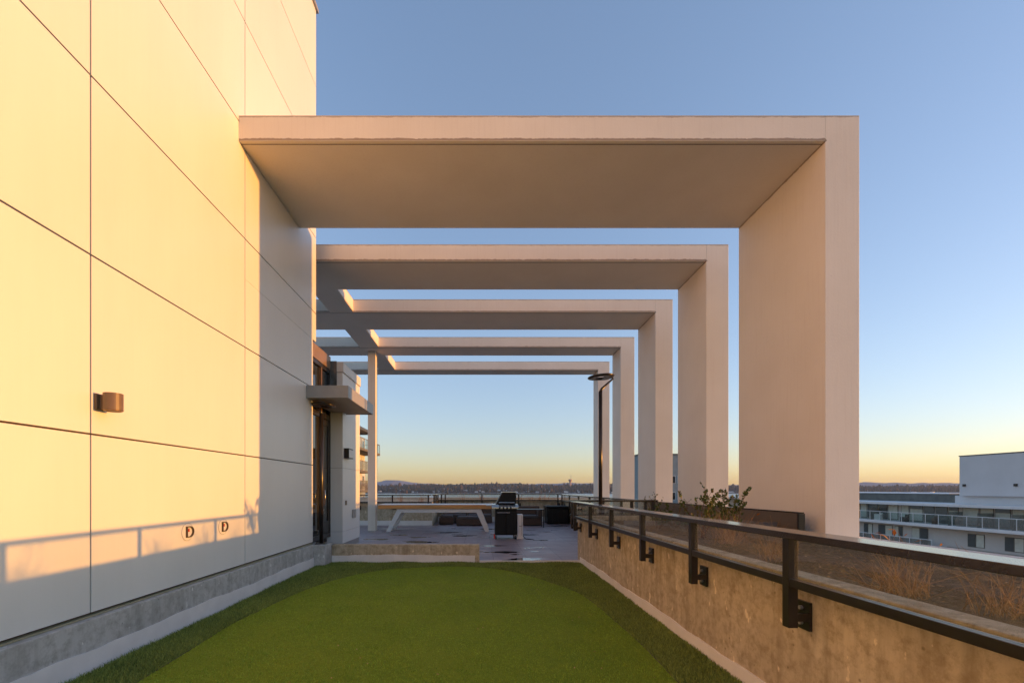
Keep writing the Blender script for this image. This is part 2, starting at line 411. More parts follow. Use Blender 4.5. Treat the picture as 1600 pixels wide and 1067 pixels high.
tag(MB().box(-.02, 1.74, 7.905, 7.928, -.02, .052).build('threshold_strip', M['memb']), 'thin pale strip where the turf meets the slate paving', 'edging')

# planter soil between parapet and columns
def soil_sheet(name, x0, x1, y0, y1, z, n=60):
    xs = np.linspace(x0, x1, n); ys = np.linspace(y0, y1, int(n*(y1-y0)/(x1-x0)*.5)+2)
    X, Y = np.meshgrid(xs, ys); Z = z + .02*np.sin(X*5+Y*2) + .015*np.sin(Y*4.3-X*2) + rng.normal(0, .006, X.shape)
    V = np.c_[X.ravel(), Y.ravel(), Z.ravel()]; c = len(xs)
    i = np.arange((len(ys)-1)*(c-1)); r_, q = i//(c-1), i % (c-1); a = r_*c+q
    return big_mesh(name, V, np.c_[a, a+1, a+c+1, a+c], [M['soil']])
tag(soil_sheet('soil', 1.90, 3.97, -2, 7.98, .74), kind='structure')
tag(soil_sheet('soil', 3.34, 4.0, 8.1, 17.9, .74, 20), kind='structure')
tag(soil_sheet('soil', -5, 4.0, 17.68, 19.0, .72, 60), kind='structure')

# ------------------------------------------------------------------ left building
XL = -2.85
bld = empty('apartment_tower', (XL-3, 3, 0), 'tall white panelled wall rising on the left beside the putting green', 'building')
ys = [-3.21,-1.03,1.147,3.327,5.506]; zs = [.388+1.31*k for k in range(8)]
gmm = .0065
pm = MB()
for i, y0 in enumerate(ys):
    for k in range(7):
        y1 = ys[i+1] if i < 4 else (7.73 if k < 3 else 7.88)
        if i == 4 and k == 2:
            pm.box(XL-.03, XL, y0+gmm, 7.73, zs[k]+gmm, 3.83); pm.box(XL-.03, XL, y0+gmm, 7.88, 3.832, zs[k+1]-gmm); continue
        pm.box(XL-.03, XL, y0+gmm, y1-(gmm if i < 4 else 0), zs[k]+gmm, zs[k+1]-gmm)
pm.build('wall_cladding', M['panel'], bld, bevel=.0015, seg=1)
MB().box(XL-4, XL-.032, -3.2, 7.70, .36, 9.5).box(XL-4, XL-.032, 7.70, 7.86, 3.84, 9.5).build('wall_core', M['seam'], bld)
MB().box(XL-4.1, XL+.03, -3.3, 7.93, 9.56, 9.62).build('roof_coping', M['gmetal'], bld)
MB().box(XL-.03, XL+.012, -3.2, 7.72, .365, .378).build('base_flashing', plain('yellowed_flashing', (.38,.36,.24), .4, .3), bld)
# low glazed entrance between tall wall and pier
XG = -2.97
MB().box(XG-2.5, XG-.05, 7.87, 8.93, 0, 3.5).build('interior', plain('dark_lobby', (.03,.028,.026), .9), bld)
MB().box(XG-3.4, XG+.03, 7.885, 8.92, 3.62, 3.87).build('header_fascia', plain('bronze_header', (.32,.21,.13), .3, .35), bld)
w0 = MB()
for z0, z1 in ((.36,.44),(2.62,2.72),(3.54,3.618)): w0.box(XG-.04, XG+.02, 7.87, 8.93, z0, z1)
for y0, y1 in ((7.87,7.93),(8.88,8.935)): w0.box(XG-.045, XG+.025, y0, y1, .36, 3.61)
w0.build('storefront_frame', M['black'], bld, bevel=.003)
MB().box(XG-.02, XG+.032, 8.40, 8.44, .44, 3.54).build('mullion', M['bronze'], bld, bevel=.003)
for y0, y1, z0, z1 in ((7.935,8.395,.445,2.615),(7.935,8.395,2.725,3.535),(8.445,8.875,2.725,3.535)):
    MB().box(XG-.018, XG-.01, y0, y1, z0, z1).build('window_pane', M['dglass'], bld)
dr = MB().box(XG-.015, XG+.015, 8.445, 8.50, .45, 2.61).box(XG-.015, XG+.015, 8.82, 8.875, .45, 2.61).box(XG-.015, XG+.015, 8.50, 8.82, .45, .68).box(XG-.015, XG+.015, 8.50, 8.82, 2.50, 2.61).build('door', M['black'], bld, bevel=.003)
MB().box(XG-.006, XG, 8.50, 8.82, .68, 2.50).build('door_glass', M['dglass'], dr)
h = MB().tube([(XG+.015,8.47,1.27),(XG+.075,8.47,1.27),(XG+.075,8.47,1.00),(XG+.015,8.47,1.00)], .011, 8).build('handle', M['silver'], dr, smooth=True)
MB().tube([(XG+.015,8.47,.90),(XG+.05,8.47,.90)], .022, 12).box(XG+.02, XG+.06, 8.44, 8.50, .845,.855).build('lock', M['silver'], dr)
# pier
MB().box(XG+.002, -2.82, 8.90, 8.93, 2.99, 3.79).build('side_pane', M['tglass'], bld)
PX0, PX1, PY0, PY1 = -5.6, -2.71, 8.94, 10.2
pp = MB()
for z0, z1 in ((.22,.45),(.456,1.70),(1.706,3.575)):
    pp.box(PX0, PX1, PY0, PY1, z0, z1)
pp.build('pier_cladding', M['panel'], bld, bevel=.0015, seg=1)
MB().box(PX0, PX1+.02, PY0-.02, PY1+.02, 3.583, 3.77).build('pier_coping', M['panel'], bld, bevel=.003)
MB().box(PX0+.01, PX1-.01, PY0+.01, PY1-.01, .1, 3.58).box(PX0, PX1-.10, PY0+.05, PY1-.1, .04, .21).build('pier_core', M['gmetal'], bld)
MB().box(XG-3.4, XG-.01, 7.885, 8.925, 3.871, 3.9).build('low_roof', M['gmetal'], bld)
# canopy
cn = MB().box(XL+.004, -2.16, 7.42, 7.45, 2.78, 2.98).box(-2.19, -2.16, 7.452, 9.15, 2.78, 2.98).box(XL+.004, -2.192, 7.452, 7.70, 2.93, 2.972)
cn.box(-2.94, -2.192, 7.735, 8.93, 2.93, 2.972).box(-2.70, -2.192, 8.93, 9.15, 2.93, 2.972).box(-2.70,-2.192,9.12,9.15,2.78,2.928)
cnp = cn.build('canopy', M['gmetal'], bld, bevel=.003)
MB().box(XL+.006, -2.20, 7.46, 7.72, 2.79, 2.80).box(-2.92, -2.20, 7.722, 8.925, 2.79, 2.80).box(-2.69, -2.20, 8.927, 9.11, 2.79, 2.80).build('canopy_soffit', plain('beige_soffit', (.40,.36,.30), .6), cnp)
# outlet plates on the pier
def on_pier(px, py):   # picture point on the pier face
    y = PX1*711/(px-751); return y, 1.3 + (763-py)*y/711
tag(MB().box(PX1+.002, PX1+.02, 9.10, 9.17, .97, 1.06).build('outlet_plate', M['sconce'], bevel=.004), 'small bronze outlet plate high on the white pier', 'outlet')
tag(MB().box(PX1+.002, PX1+.03, 9.58, 9.80, .68, .86).build('outlet_cover', M['gmetal'], bevel=.006), 'grey weatherproof outlet box low on the white pier', 'outlet')
bs = empty('pier_sconce', (PX1, 9.2, 1.9), 'square black wall lamp on the white pier beyond the glass door', 'wall lamp')
MB().box(PX1+.002, PX1+.10, 9.02, 9.04, 1.90, 2.10).box(PX1+.002, PX1+.10, 9.04, 9.32, 1.90, 1.92).box(PX1+.002,PX1+.10,9.04,9.32,2.08,2.10).build('lamp_housing', M['black'], bs, bevel=.002)
MB().box(PX1+.01, PX1+.095, 9.045, 9.31, 1.922, 2.078).build('lamp_diffuser', M['white'], bs, bevel=.004)

# curbs
def ragged_strip(axis, c0, c1, a0, a1, z0, z1, mat, name, n=160):
    # membrane with a hand-cut top edge; axis = direction it runs in
    m = MB(); vs = []; 
    for i in range(n+1):
        t = a0 + (a1-a0)*i/n; zt = z1 + .007*math.sin(t*3.1) + .004*math.sin(t*11) + rnd.uniform(-.003, .003)
        for c, z in ((c0,z0),(c0,zt),(c1,zt),(c1,z0)):
            vs.append((c, t, z) if axis == 'y' else (t, c, z))
    fs = []
    for i in range(n):
        for j in range(4):
            a = i*4+j; b = i*4+(j+1) % 4; fs.append((a, b, b+4, a+4))
    fs += [(0,1,2,3), tuple(n*4+k for k in (3,2,1,0))]
    return m.add(vs, fs).build(name, mat)
tag(MB().box(-2.92, -2.785, -3, 7.58, -.02, .362).build('concrete_curb', M['conc'], bevel=.006), 'long grey concrete curb along the foot of the panelled wall', 'curb')
tag(ragged_strip('y', -2.784, -2.775, -3, 7.578, -.01, .152, M['memb'], 'base_membrane'), 'white membrane strip below the curb along the panelled wall', 'edging')
tag(MB().box(-2.93, -2.60, 7.582, 8.0, -.02, .356).build('concrete_block', M['conc'], bevel=.008), 'squat concrete block carrying the lamp post by the glass door', 'curb')
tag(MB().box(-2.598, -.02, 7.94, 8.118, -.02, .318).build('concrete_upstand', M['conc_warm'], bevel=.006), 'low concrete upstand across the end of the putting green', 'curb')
tag(ragged_strip('x', 7.926, 7.938, -2.595, -.10, -.01, .142, M['memb'], 'base_membrane'), 'white membrane strip on the face of the low upstand', 'edging')
# left wall fittings
sc = empty('wall_sconce', (XL, 3.40, 1.94), 'round bronze down-light on the sunlit panelled wall', 'wall lamp')
MB().box(XL+.001, XL+.022, 3.352, 3.455, 1.885, 2.0).build('mounting_plate', M['sconce'], sc, bevel=.002)
MB().box(XL+.0225, XL+.05, 3.375, 3.425, 1.89, 1.995).build('arm', M['sconce'], sc)
cy = MB(); cc = (XL+.105, 3.40)
cy.tube([(cc[0], cc[1], 1.880), (cc[0], cc[1], 2.008)], .062, 40)
cy.build('lamp_shade', M['sconce'], sc, bevel=.002, smooth=False)
MB().torus((cc[0], cc[1], 1.879), .052, .008, .004, 40, 6).build('rim', M['bronze'], sc, smooth=True)
def dvalve(y, z, lab):
    e = empty('wall_valve', (XL, y, z), lab, 'valve cover', 'D-shaped fittings on the panelled wall')
    m = MB(); n = 36   # thin cover disc
    m.prism([(y+.085*math.cos(2*math.pi*i/n), z+.085*math.sin(2*math.pi*i/n)) for i in range(n)], 'x', XL+.001, XL+.004)
    m.build('cover_disc', M['panel'], e)
    q = MB(); q.torus((0,0,0), .085, .0008, .0008, 48, 5); q.v = [(XL+.004+c, y+a, z+b) for a, b, c in q.v]; q.build('cover_rim', M['seam'], e)
    d = MB(); k = 14; o_, i_ = [], []
    for t in range(k+1):
        a = -math.pi/2 + math.pi*t/k
        o_.append((y+.020+.058*math.cos(a), z+.054*math.sin(a))); i_.append((y+.020+.049*math.cos(a), z+.045*math.sin(a)))
    outer = [(y-.028, z-.054)] + o_ + [(y-.028, z+.054)]; inner = [(y-.019, z-.045)] + i_ + [(y-.019, z+.045)]
    nn = len(outer); vs = []
    for P_ in (outer, inner):
        for xx in (XL+.004, XL+.022): vs += [(xx, a, b) for a, b in P_]
    fs = []
    for i in range(nn):
        j = (i+1) % nn
        fs += [(i, j, nn+j, nn+i), (2*nn+i, 3*nn+i, 3*nn+j, 2*nn+j), (nn+i, nn+j, 3*nn+j, 3*nn+i)]
    d.add(vs, fs).build('d_bracket', plain('dull_bronze', (.10,.07,.05), .4, .4), e, bevel=.001)
    MB().box(XL+.004, XL+.014, y+.0, y+.018, z+.0, z+.030).build('red_tab', M['red'], e, bevel=.002)
dvalve(4.42, .88, 'D-shaped fitting with red tab, clear of the rail post shadow')
dvalve(5.03, .88, 'D-shaped fitting with red tab, nearer the shaded wall corner')

# ------------------------------------------------------------------ right parapet and outer edge
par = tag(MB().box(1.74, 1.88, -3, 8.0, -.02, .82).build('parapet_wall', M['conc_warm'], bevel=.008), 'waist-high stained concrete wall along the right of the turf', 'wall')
tag(ragged_strip('y', 1.726, 1.739, -3, 7.93, -.01, .115, M['memb'], 'base_membrane'), 'cream membrane strip at the foot of the right-hand concrete wall', 'edging')
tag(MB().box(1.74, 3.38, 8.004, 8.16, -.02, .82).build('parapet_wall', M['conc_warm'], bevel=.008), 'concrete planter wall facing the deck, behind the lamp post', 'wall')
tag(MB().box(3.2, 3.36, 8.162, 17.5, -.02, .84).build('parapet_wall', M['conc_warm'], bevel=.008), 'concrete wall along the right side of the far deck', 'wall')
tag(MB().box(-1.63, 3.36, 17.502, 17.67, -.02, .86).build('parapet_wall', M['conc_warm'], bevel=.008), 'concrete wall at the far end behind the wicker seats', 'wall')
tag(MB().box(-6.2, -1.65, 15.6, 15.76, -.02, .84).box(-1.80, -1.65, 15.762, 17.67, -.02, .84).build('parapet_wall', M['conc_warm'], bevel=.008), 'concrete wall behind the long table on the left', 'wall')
tag(MB().box(-6.2, -1.66, 15.585, 15.597, .04, .20).build('base_membrane', M['memb']), 'white strip at the foot of the wall behind the table', 'edging')
tag(MB().box(-1.64, 3.19, 17.485, 17.499, .04, .22).build('base_membrane', M['memb']), 'white strip at the foot of the far end wall', 'edging')
tag(MB().box(3.98, 4.60, -3, 19.2, -.02, .72).build('outer_parapet', M['conc'], bevel=.01), 'low outer parapet the tall portal frames stand on', 'wall')
tag(MB().box(-6.5, 4.6, 19.0, 19.25, -.02, .90).box(-6.6, 4.7, 18.95, 19.3, .902, .94).build('outer_parapet', M['bwhite']), 'white-capped outer parapet beyond the far railing', 'wall')

# bronze planter sheet
bp = empty('planter_screen', (3.86, 7.5, .7), 'low bronze metal planter screen running in front of the portal columns', 'planter')
MB().box(3.845, 3.86, 5.47, 10.6, .66, 1.0).build('sheet', M['planter'], bp, bevel=.001)
MB().box(3.835, 3.875, 5.45, 10.62, 1.001, 1.016).build('rim', M['rail'], bp, bevel=.002)
MB().box(3.80, 3.875, 5.435, 5.468, .66, 1.0).build('end_plate', M['black'], bp, bevel=.002)
MB().box(3.60, 3.615, 5.9, 7.99, .66, .865).box(3.6,3.84,5.885,5.9,.66,.865).build('liner', M['liner'], bp)
for z in (.74,.79,.84): MB().tube([(3.58,6.02,z),(3.602,6.02,z)], .012, 10).build('bolt', M['silver'], bp)

# ------------------------------------------------------------------ railings
def railing(label, p0, p1, side, posts, z0, ztop=1.08, nodrop=False, wide=.15):
    """p0->p1 along an axis; side = unit vector from rail towards the wall it is bolted to"""
    root = empty('glass_railing', ((p0[0]+p1[0])/2, (p0[1]+p1[1])/2, z0), label, 'railing', 'glass railings on the terrace walls')
    ax = 0 if abs(p1[0]-p0[0]) > abs(p1[1]-p0[1]) else 1
    a0, a1 = sorted((p0[ax], p1[ax])); c = p0[1-ax]; sg = side
    def B(mb, a, b, c0, c1, za, zb):
        c0, c1 = c + sg*c0, c + sg*c1
        if ax == 1: mb.box(c0, c1, a, b, za, zb)
        else: mb.box(a, b, c0, c1, za, zb)
        return mb
    B(MB(), a0, a1, -.055, wide-.055, ztop-.034, ztop).build('top_rail', M['rail'], root, bevel=.003)
    B(MB(), a0, a1, .004, .046, z0-.03, z0+.012).build('bottom_rail', M['black'], root, bevel=.002)
    for q in posts:
        B(MB(), q-.025, q+.025, 0, .05, z0-.245 if not nodrop else z0-.03, ztop-.035).build('post', M['black'], root, bevel=.002)
        k = MB(); B(k, q-.005, q+.10, .122, .139, z0-.27, z0-.12); B(k, q-.012, q+.012, .051, .121, z0-.215, z0-.175)
        b_ = k.build('bracket', M['black'], root, bevel=.0015)
        for zz in (z0-.235, z0-.155):
            pa = [0,0,zz]; pb = [0,0,zz]; pa[ax] = pb[ax] = q+.048; pa[1-ax] = c+sg*.106; pb[1-ax] = c+sg*.123
            MB().tube([pa, pb], .011, 6).build('bolt', M['gmetal'], b_)
    qs = sorted(posts)
    for u, v in zip(qs, qs[1:]):
        B(MB(), u+.035, v-.035, .022, .028, z0+.012, ztop-.036).build('glass_panel', M['glass'], root)
    return root
near_posts = [2.39-1.09*3 + 1.09*k for k in range(9)]
near_posts = [q for q in near_posts if q < 7.95]
railing('long glass and bronze handrail bolted beside the putting green', (1.60,-1.2), (1.60,7.92), 1, near_posts, .82)
railing('short glass railing turning right behind the lamp post', (1.62,8.31), (3.2,8.31), -1, [1.67,2.20,2.75,3.14], .82, 1.095)
railing('glass railing receding along the right side of the far deck', (3.05,8.4), (3.05,17.3), 1, [8.5+1.45*k for k in range(7)], .84, 1.085)
railing('glass railing across the far end behind the grill', (-1.62,17.36), (3.1,17.36), 1, [-1.5,-1.35,.05,1.45,2.95], .86, 1.10)
railing('glass railing behind the long table left of the jog', (-6.0,15.46), (-1.68,15.46), 1, [-5.2,-4.2,-3.0,-1.78], .84, 1.095)

# ------------------------------------------------------------------ portal frames
railing('short glass railing turning the jog between the two far walls', (-1.58,15.62), (-1.58,17.2), -1, [15.7,16.4,17.1], .86, 1.10)
names = {'F1':'nearest and largest white portal frame, butting the panelled wall', 'F2':'second white portal frame, just past the wall corner',
         'F3':'middle white portal frame of the five', 'F4':'fourth white portal frame, over the slim white post', 'F5':'farthest and smallest white portal frame'}
for k, (y0, y1) in FR.items():
    e = empty('portal_frame', (XO-.2, (y0+y1)/2, .72), names[k], 'portal frame', 'white concrete portal frames over the terrace')
    xl = XL+.003 if k == 'F1' else -6.6
    MB().box(xl, XI-.001, y0+.0005, y1-.0005, ZS, ZT-.0005).build('beam', M['stucco'], e, bevel=.003)
    MB().box(xl+.002, XI-.004, y0+.05, y0+.058, ZS-.003, ZS+.02).build('drip_groove', M['seam'], e)
    MB().box(XI, XO, y0, y1, .721, ZT).build('column', M['stucco'], e, bevel=.004)
lb = MB()
for a, b in (('F2','F3'),('F3','F4'),('F4','F5')):
    lb.box(-3.50, -2.96, FR[a][1]+.002, FR[b][0]-.002, ZS+.003, ZT-.004)
tag(lb.build('cross_beam', M['stucco']), 'long white beam tying the far portal frames together over the doorway', 'beam')
tag(MB().box(-3.36, -3.13, 13.55, 13.78, .04, ZS-.002).build('support_post', M['stucco'], bevel=.006), 'slim white post under the cross beam, left of the table', 'post')

# ------------------------------------------------------------------ lamp posts
def lamp(loc, ang, lab, hpole, arm, ringR, reach):
    root = empty('lamp_post', (0,0,0), lab, 'lamp post', 'ring-headed lamp posts')
    MB().box(-.085,.085,-.085,.085,0,.014).build('base_plate', M['black'], root, bevel=.003)
    for sx in (-1,1):
        for sy in (-1,1): MB().tube([(sx*.062,sy*.062,.0145),(sx*.062,sy*.062,.03)], .011, 6).build('anchor_bolt', M['silver'], root)
    MB().tube([(0,0,.014),(0,0,hpole)], .034, 18).build('pole', M['black'], root, smooth=True)
    MB().tube([(0,0,hpole),(.02,0,hpole+.05),(reach,0,hpole+arm)], .030, 12, r2=.016).build('arm', M['black'], root, smooth=True)
    rg = MB().torus((reach-ringR+.01, 0, hpole+arm+.02), ringR*.67, ringR*.33, .024, 44, 10, tilt=R(-4)).build('lamp_ring', M['black'], root, smooth=True)
    n = 16; hp = [(reach-ringR+.01+ringR*.9*math.cos(t), ringR*.9*math.sin(t)) for t in [R(-75+150*k/n) for k in range(n+1)]]
    MB().prism(hp, 'z', hpole+arm+.004, hpole+arm+.034).build('driver_housing', M['black'], rg, bevel=.006)
    root.location = loc; root.rotation_euler = (0,0,R(ang)); return root
lamp((2.16, 8.205, .74), 8, 'tall black ring-headed lamp post in the planter at the rail corner', 2.30, .25, .24, .24)
l2 = lamp((-2.73, 7.80, .356), 190, 'black ring-headed lamp post under the canopy by the door', 2.22, .13, .21, .17)
l2.rotation_euler = (0,0,R(186)); 
tag(MB().box(-2.93+.08, -2.775, 7.76, 7.84, .50, .58).build('conduit_box', M['black'], bevel=.004), 'small black box low between the wall and the lamp pole', 'junction box')

# ------------------------------------------------------------------ long table
tb = empty('long_table', (-1.26, 13.65, .04), 'long timber table with a white top and splayed white legs', 'table')
MB().box(-2.97, .45, 13.18, 14.10, .71, .822).build('tabletop', M['wood'], tb, bevel=.003)
MB().box(-2.98, .46, 13.17, 14.11, .8225, .838).build('top_sheet', M['white'], tb, bevel=.003)
for y0 in (13.22, 13.93):
    y1 = y0+.12
    MB().box(-2.30, -.12, y0, y1, .60, .709).build('leg_rail', M['white'], tb, bevel=.003)
    MB().prism([(-2.30,.709),(-2.42,.709),(-2.75,.041),(-2.63,.041),(-2.30,.62)], 'y', y0, y1).build('leg', M['white'], tb, bevel=.003)
    MB().prism([(-.12,.709),(.0,.709),(.24,.10),(.24,.041),(.13,.041),(-.12,.60)], 'y', y0, y1).build('leg', M['white'], tb, bevel=.003)
MB().box(-2.74, -2.66, 13.342, 13.928, .042, .10).build('foot_bar', M['white'], tb, bevel=.003)
MB().box(.14, .22, 13.342, 13.928, .042, .10).build('foot_bar', M['white'], tb, bevel=.003)

# ------------------------------------------------------------------ grill
gr = empty('gas_grill', (.62, 11.5, .04), 'black gas grill with steel control panel beside the table end', 'grill')
MB().box(.36,.90,11.28,11.80,.145,.80).build('cabinet', M['plastic'], gr, bevel=.012)
MB().box(.375,.625,11.262,11.279,.17,.72).build('cabinet_door', M['plastic'], gr, bevel=.004)
MB().box(.635,.885,11.262,11.279,.17,.72).build('cabinet_door', M['plastic'], gr, bevel=.004)
MB().tube([(.41,11.225,.705),(.72,11.225,.705)], .012, 8).box(.42,.44,11.225,11.262,.70,.712).box(.69,.71,11.225,11.262,.70,.712).build('door_handle', M['silver'], gr)
MB().prism([(11.17,.80),(11.17,.845),(11.25,.905),(11.82,.905),(11.82,.80)], 'x', .27, .93).build('control_panel', M['silver'], gr, bevel=.006)
kn = MB()
for i in range(4): kn.tube([(.47+.09*i,11.172,.835),(.47+.09*i,11.145,.822)], .020, 14)
kn.build('knob', M['plastic'], gr)
MB().prism([(.37,.906),(.88,.906),(.885,1.20),(.53,1.20)], 'y', 11.27, 11.75).build('lid', M['plastic'], gr, bevel=.03, seg=3)
MB().prism([(.52,1.201),(.885,1.201),(.885,1.216),(.54,1.216)], 'y', 11.28, 11.74).build('lid_trim', M['silver'], gr, bevel=.002)
MB().tube([(.45,11.22,.955),(.84,11.22,.955)], .013, 10).box(.46,.48,11.22,11.28,.948,.962).box(.81,.83,11.22,11.28,.948,.962).build('lid_handle', M['silver'], gr)
MB().box(.14,.268,11.30,11.72,.862,.885).build('side_shelf', M['gmetal'], gr, bevel=.006)
for x in (.38,.86):
    for y in (11.32,11.76):
        wl = MB().tube([(x-.015,y,.085),(x+.015,y,.085)], .044, 18).build('caster', M['plastic'], gr)
        MB().box(x-.02,x+.02,y-.016,y+.016,.128,.146).box(x-.024,x-.018,y-.02,y+.02,.08,.13).build('fork', M['silver'], wl)
MB().prism([(.325,.06),(.355,.06),(.355,.145),(.335,.20),(.32,.15)], 'y', 11.24, 11.27).build('wheel_lock', M['red'], gr, bevel=.003)
ht = empty('outdoor_heater', (.99, 11.5, .04), 'white upright cabinet heater standing right of the grill', 'heater')
MB().box(.915,1.055,11.36,11.62,.10,.655).build('case', M['white'], ht, bevel=.008)
MB().box(.905,1.065,11.34,11.64,.041,.099).build('plinth', M['white'], ht, bevel=.006)
MB().box(1.025,1.031,11.352,11.361,.13,.62).box(.96,1.02,11.352,11.361,.36,.37).build('door_gap', M['seam'], ht)
tag(MB().tube([(1.06,11.4,.12),(1.12,11.3,.05),(1.2,11.25,.047),(1.31,11.18,.046),(1.22,11.32,.046),(1.10,11.42,.046)], .008, 6).build('power_cord', M['plastic'], smooth=True), 'black cord lying on the paving right of the white heater', 'cord')

# ------------------------------------------------------------------ wicker furniture
def wicker(name, lab, cat, x0, x1, y0, y1, seat, back=None, arms=None, yb=None):
    e = empty(name, ((x0+x1)/2, (y0+y1)/2, .04), lab, cat, 'brown wicker seating on the far deck')
    MB().box(x0,x1,y0,y1,.06,seat).build('base', M['wicker'], e, bevel=.015)
    MB().box(x0+.03,x1-.03,y0+.01,y1-(.16 if back else .02),seat+.001,seat+.09).build('cushion', M['cushion'], e, bevel=.03, seg=3)
    if back: MB().box(x0,x1,y1-.14,y1,seat+.002,back).build('backrest', M['wicker'], e, bevel=.02)
    if arms:
        for a in arms:
            ax0 = x0 if a < 0 else x1-.13
            MB().box(ax0, ax0+.13, y0, y1-.141, seat+.002, seat+.27).build('armrest', M['wicker'], e, bevel=.02)
    return e
wicker('wicker_ottoman', 'square wicker ottoman under the table, left of the sofas', 'ottoman', -1.45,-.95,15.9,16.35, .28)
wicker('wicker_sofa', 'wide low wicker sofa seat seen beneath the table', 'sofa', -.82,.16,15.35,15.95, .27)
wicker('wicker_sofa', 'wicker sofa with backrest against the far wall, left', 'sofa', -1.40,-.50,16.5,17.2, .28, .66)
wicker('wicker_sofa', 'wicker sofa with backrest against the far wall, centre', 'sofa', -.48,.42,16.5,17.2, .28, .66)
wicker('wicker_armchair', 'wicker armchair to the right of the white heater', 'armchair', 1.18,2.08,15.4,16.2, .30, .68, (1,))
st = empty('side_table', (1.6,15.0,.04), 'thin black metal side table in front of the wicker armchair', 'side table')
MB().box(1.10,2.06,14.7,15.2,.60,.63).build('tabletop', M['black'], st, bevel=.004)
for x in (1.11,2.02):
    for y in (14.71,15.16): MB().box(x,x+.03,y,y+.03,.041,.599).build('leg', M['black'], st)
db = empty('deck_box', (2.78,16.6,.04), 'black resin storage box in the far right corner', 'storage box')
MB().box(2.36,3.12,16.1,16.9,.041,.60).build('body', M['plastic'], db, bevel=.03, seg=3)
MB().box(2.33,3.15,16.07,16.93,.601,.68).build('lid', M['plastic'], db, bevel=.03, seg=3)
for i, x in enumerate((2.55,2.75,2.95)): MB().box(x-.01,x+.01,16.09,16.10,.08,.56).build('rib', M['plastic'], db)

# ------------------------------------------------------------------ plants
def leafy(name, lab, base, height, seed, nst=5, nleaf=26, mat='leaf', spread=.45, ls=.022):
    r = random.Random(seed); e = empty(name, base, lab, 'shrub', 'shrubs in the rooftop planters')
    st = MB(); lf = MB(); B0 = Vector(base)
    def leafq(p, d, s):
        d = d.normalized(); u = d.cross(Vector((r.uniform(-1,1), r.uniform(-1,1), r.uniform(-.3,1)))).normalized(); nrm = d.cross(u)
        a = p; vs = [a, a+d*s*.5+u*s*.42+nrm*s*.1, a+d*s*1.15, a+d*s*.5-u*s*.42+nrm*s*.1]
        lf.add(vs, [(0,1,2),(0,2,3)])
    for i in range(nst):
        a = r.uniform(0, 6.28); ln = height*r.uniform(.6,1.0); p = Vector(B0) + Vector((r.uniform(-.03,.03), r.uniform(-.03,.03), 0))
        d = Vector((math.cos(a)*spread, math.sin(a)*spread*.6, 1)).normalized(); pts = [p.copy()]
        for k in range(7):
            d = (d + Vector((r.uniform(-.25,.25), r.uniform(-.25,.25), r.uniform(-.05,.18)))).normalized()
            p = p + d*ln/7; pts.append(p.copy())
            if k >= 2:
                for q in range(r.choice((1,2))):
                    sd = (d + Vector((r.uniform(-1,1), r.uniform(-1,1), r.uniform(-.2,.6)))).normalized(); sl = ln*r.uniform(.08,.25)
                    st.tube([p, p+sd*sl*.5, p+sd*sl+Vector((0,0,.01))], .0022, 4, r2=.001)
                    for z in range(max(2, nleaf//8)):
                        leafq(p+sd*sl*r.uniform(.3,1), sd+Vector((r.uniform(-1,1),r.uniform(-1,1),r.uniform(-.6,1))), ls*r.uniform(.6,1.3))
        st.tube(pts, .007, 5, r2=.002)
        for z in range(nleaf//3):
            k = r.randint(3, 7); leafq(pts[k], Vector((r.uniform(-1,1),r.uniform(-1,1),r.uniform(-.3,1))), ls*r.uniform(.7,1.3))
    st.build('stems', M['bark'], e); lf.build('leaves', M[mat], e); return e
def tuft(lab, base, h, n, seed, spread=.5, mat='dry', rust=0, rw=.0016):
    r = random.Random(seed); e = empty('grass_tuft', base, lab, 'grass tuft', 'dry ornamental grasses in the planter')
    m = MB(); B0 = Vector(base); tips = []
    for i in range(int(n*.7)):
        a = r.uniform(0, 6.28); q = abs(r.gauss(0, spread*1.25)); ln = h*r.uniform(.35,1.12)
        d = Vector((math.cos(a)*q, math.sin(a)*q, 1)).normalized(); p = B0 + Vector((r.gauss(0,.06), r.gauss(0,.06), 0)); pts = [p.copy()]
        for k in range(5):
            d = (d + Vector((math.cos(a)*.08*q + r.uniform(-.2,.2), math.sin(a)*.08*q + r.uniform(-.2,.2), r.uniform(-.12,.02)))).normalized(); p = p + d*ln/5; pts.append(p.copy())
        m.tube(pts, rw, 3, caps=False, r2=rw*.3); tips.append(pts[-1])
        if r.random() < .45:
            k = r.randint(1,3); s = (pts[k+1]-pts[k]).normalized() + Vector((r.uniform(-.6,.6), r.uniform(-.6,.6), .1))
            m.tube([pts[k], pts[k]+s.normalized()*ln*.15+Vector((r.uniform(-.02,.02),r.uniform(-.02,.02),.01)), pts[k]+s.normalized()*ln*.38], rw*.6, 3, caps=False, r2=rw*.2)
    if rust:
        for i in range(rust):
            tips.sort(key=lambda v: -v.z); c = tips[i % len(tips)] + Vector((0,0,-.01*(i % 3)))
            d = Vector((r.uniform(-1,1), r.uniform(-1,1), r.uniform(0,1))).normalized(); u = d.cross(Vector((0,0,1))).normalized(); s = r.uniform(.010,.026)
            m.add([c, c+d*s+u*s*.4+Vector((0,0,.004)), c+d*s*1.9, c+d*s-u*s*.4], [(0,1,2,3)], 1)
    m.build('stalks', [M[mat], M['rust']], e)
    return e
leafy('leafy_shrub', 'leafy green shrub with bare twigs behind the handrail, left stem', (2.62,5.35,.72), .62, 11, 8, 60, spread=.6, ls=.030)
leafy('leafy_shrub', 'leafy green shrub leaning right in front of the big column', (3.02,5.45,.72), .62, 5, 9, 66, spread=.7, ls=.030)
leafy('bare_shrub', 'cut-back shrub with bare stubby branches beside the middle column', (2.85,6.7,.72), .42, 23, 6, 8, spread=.8, ls=.018)
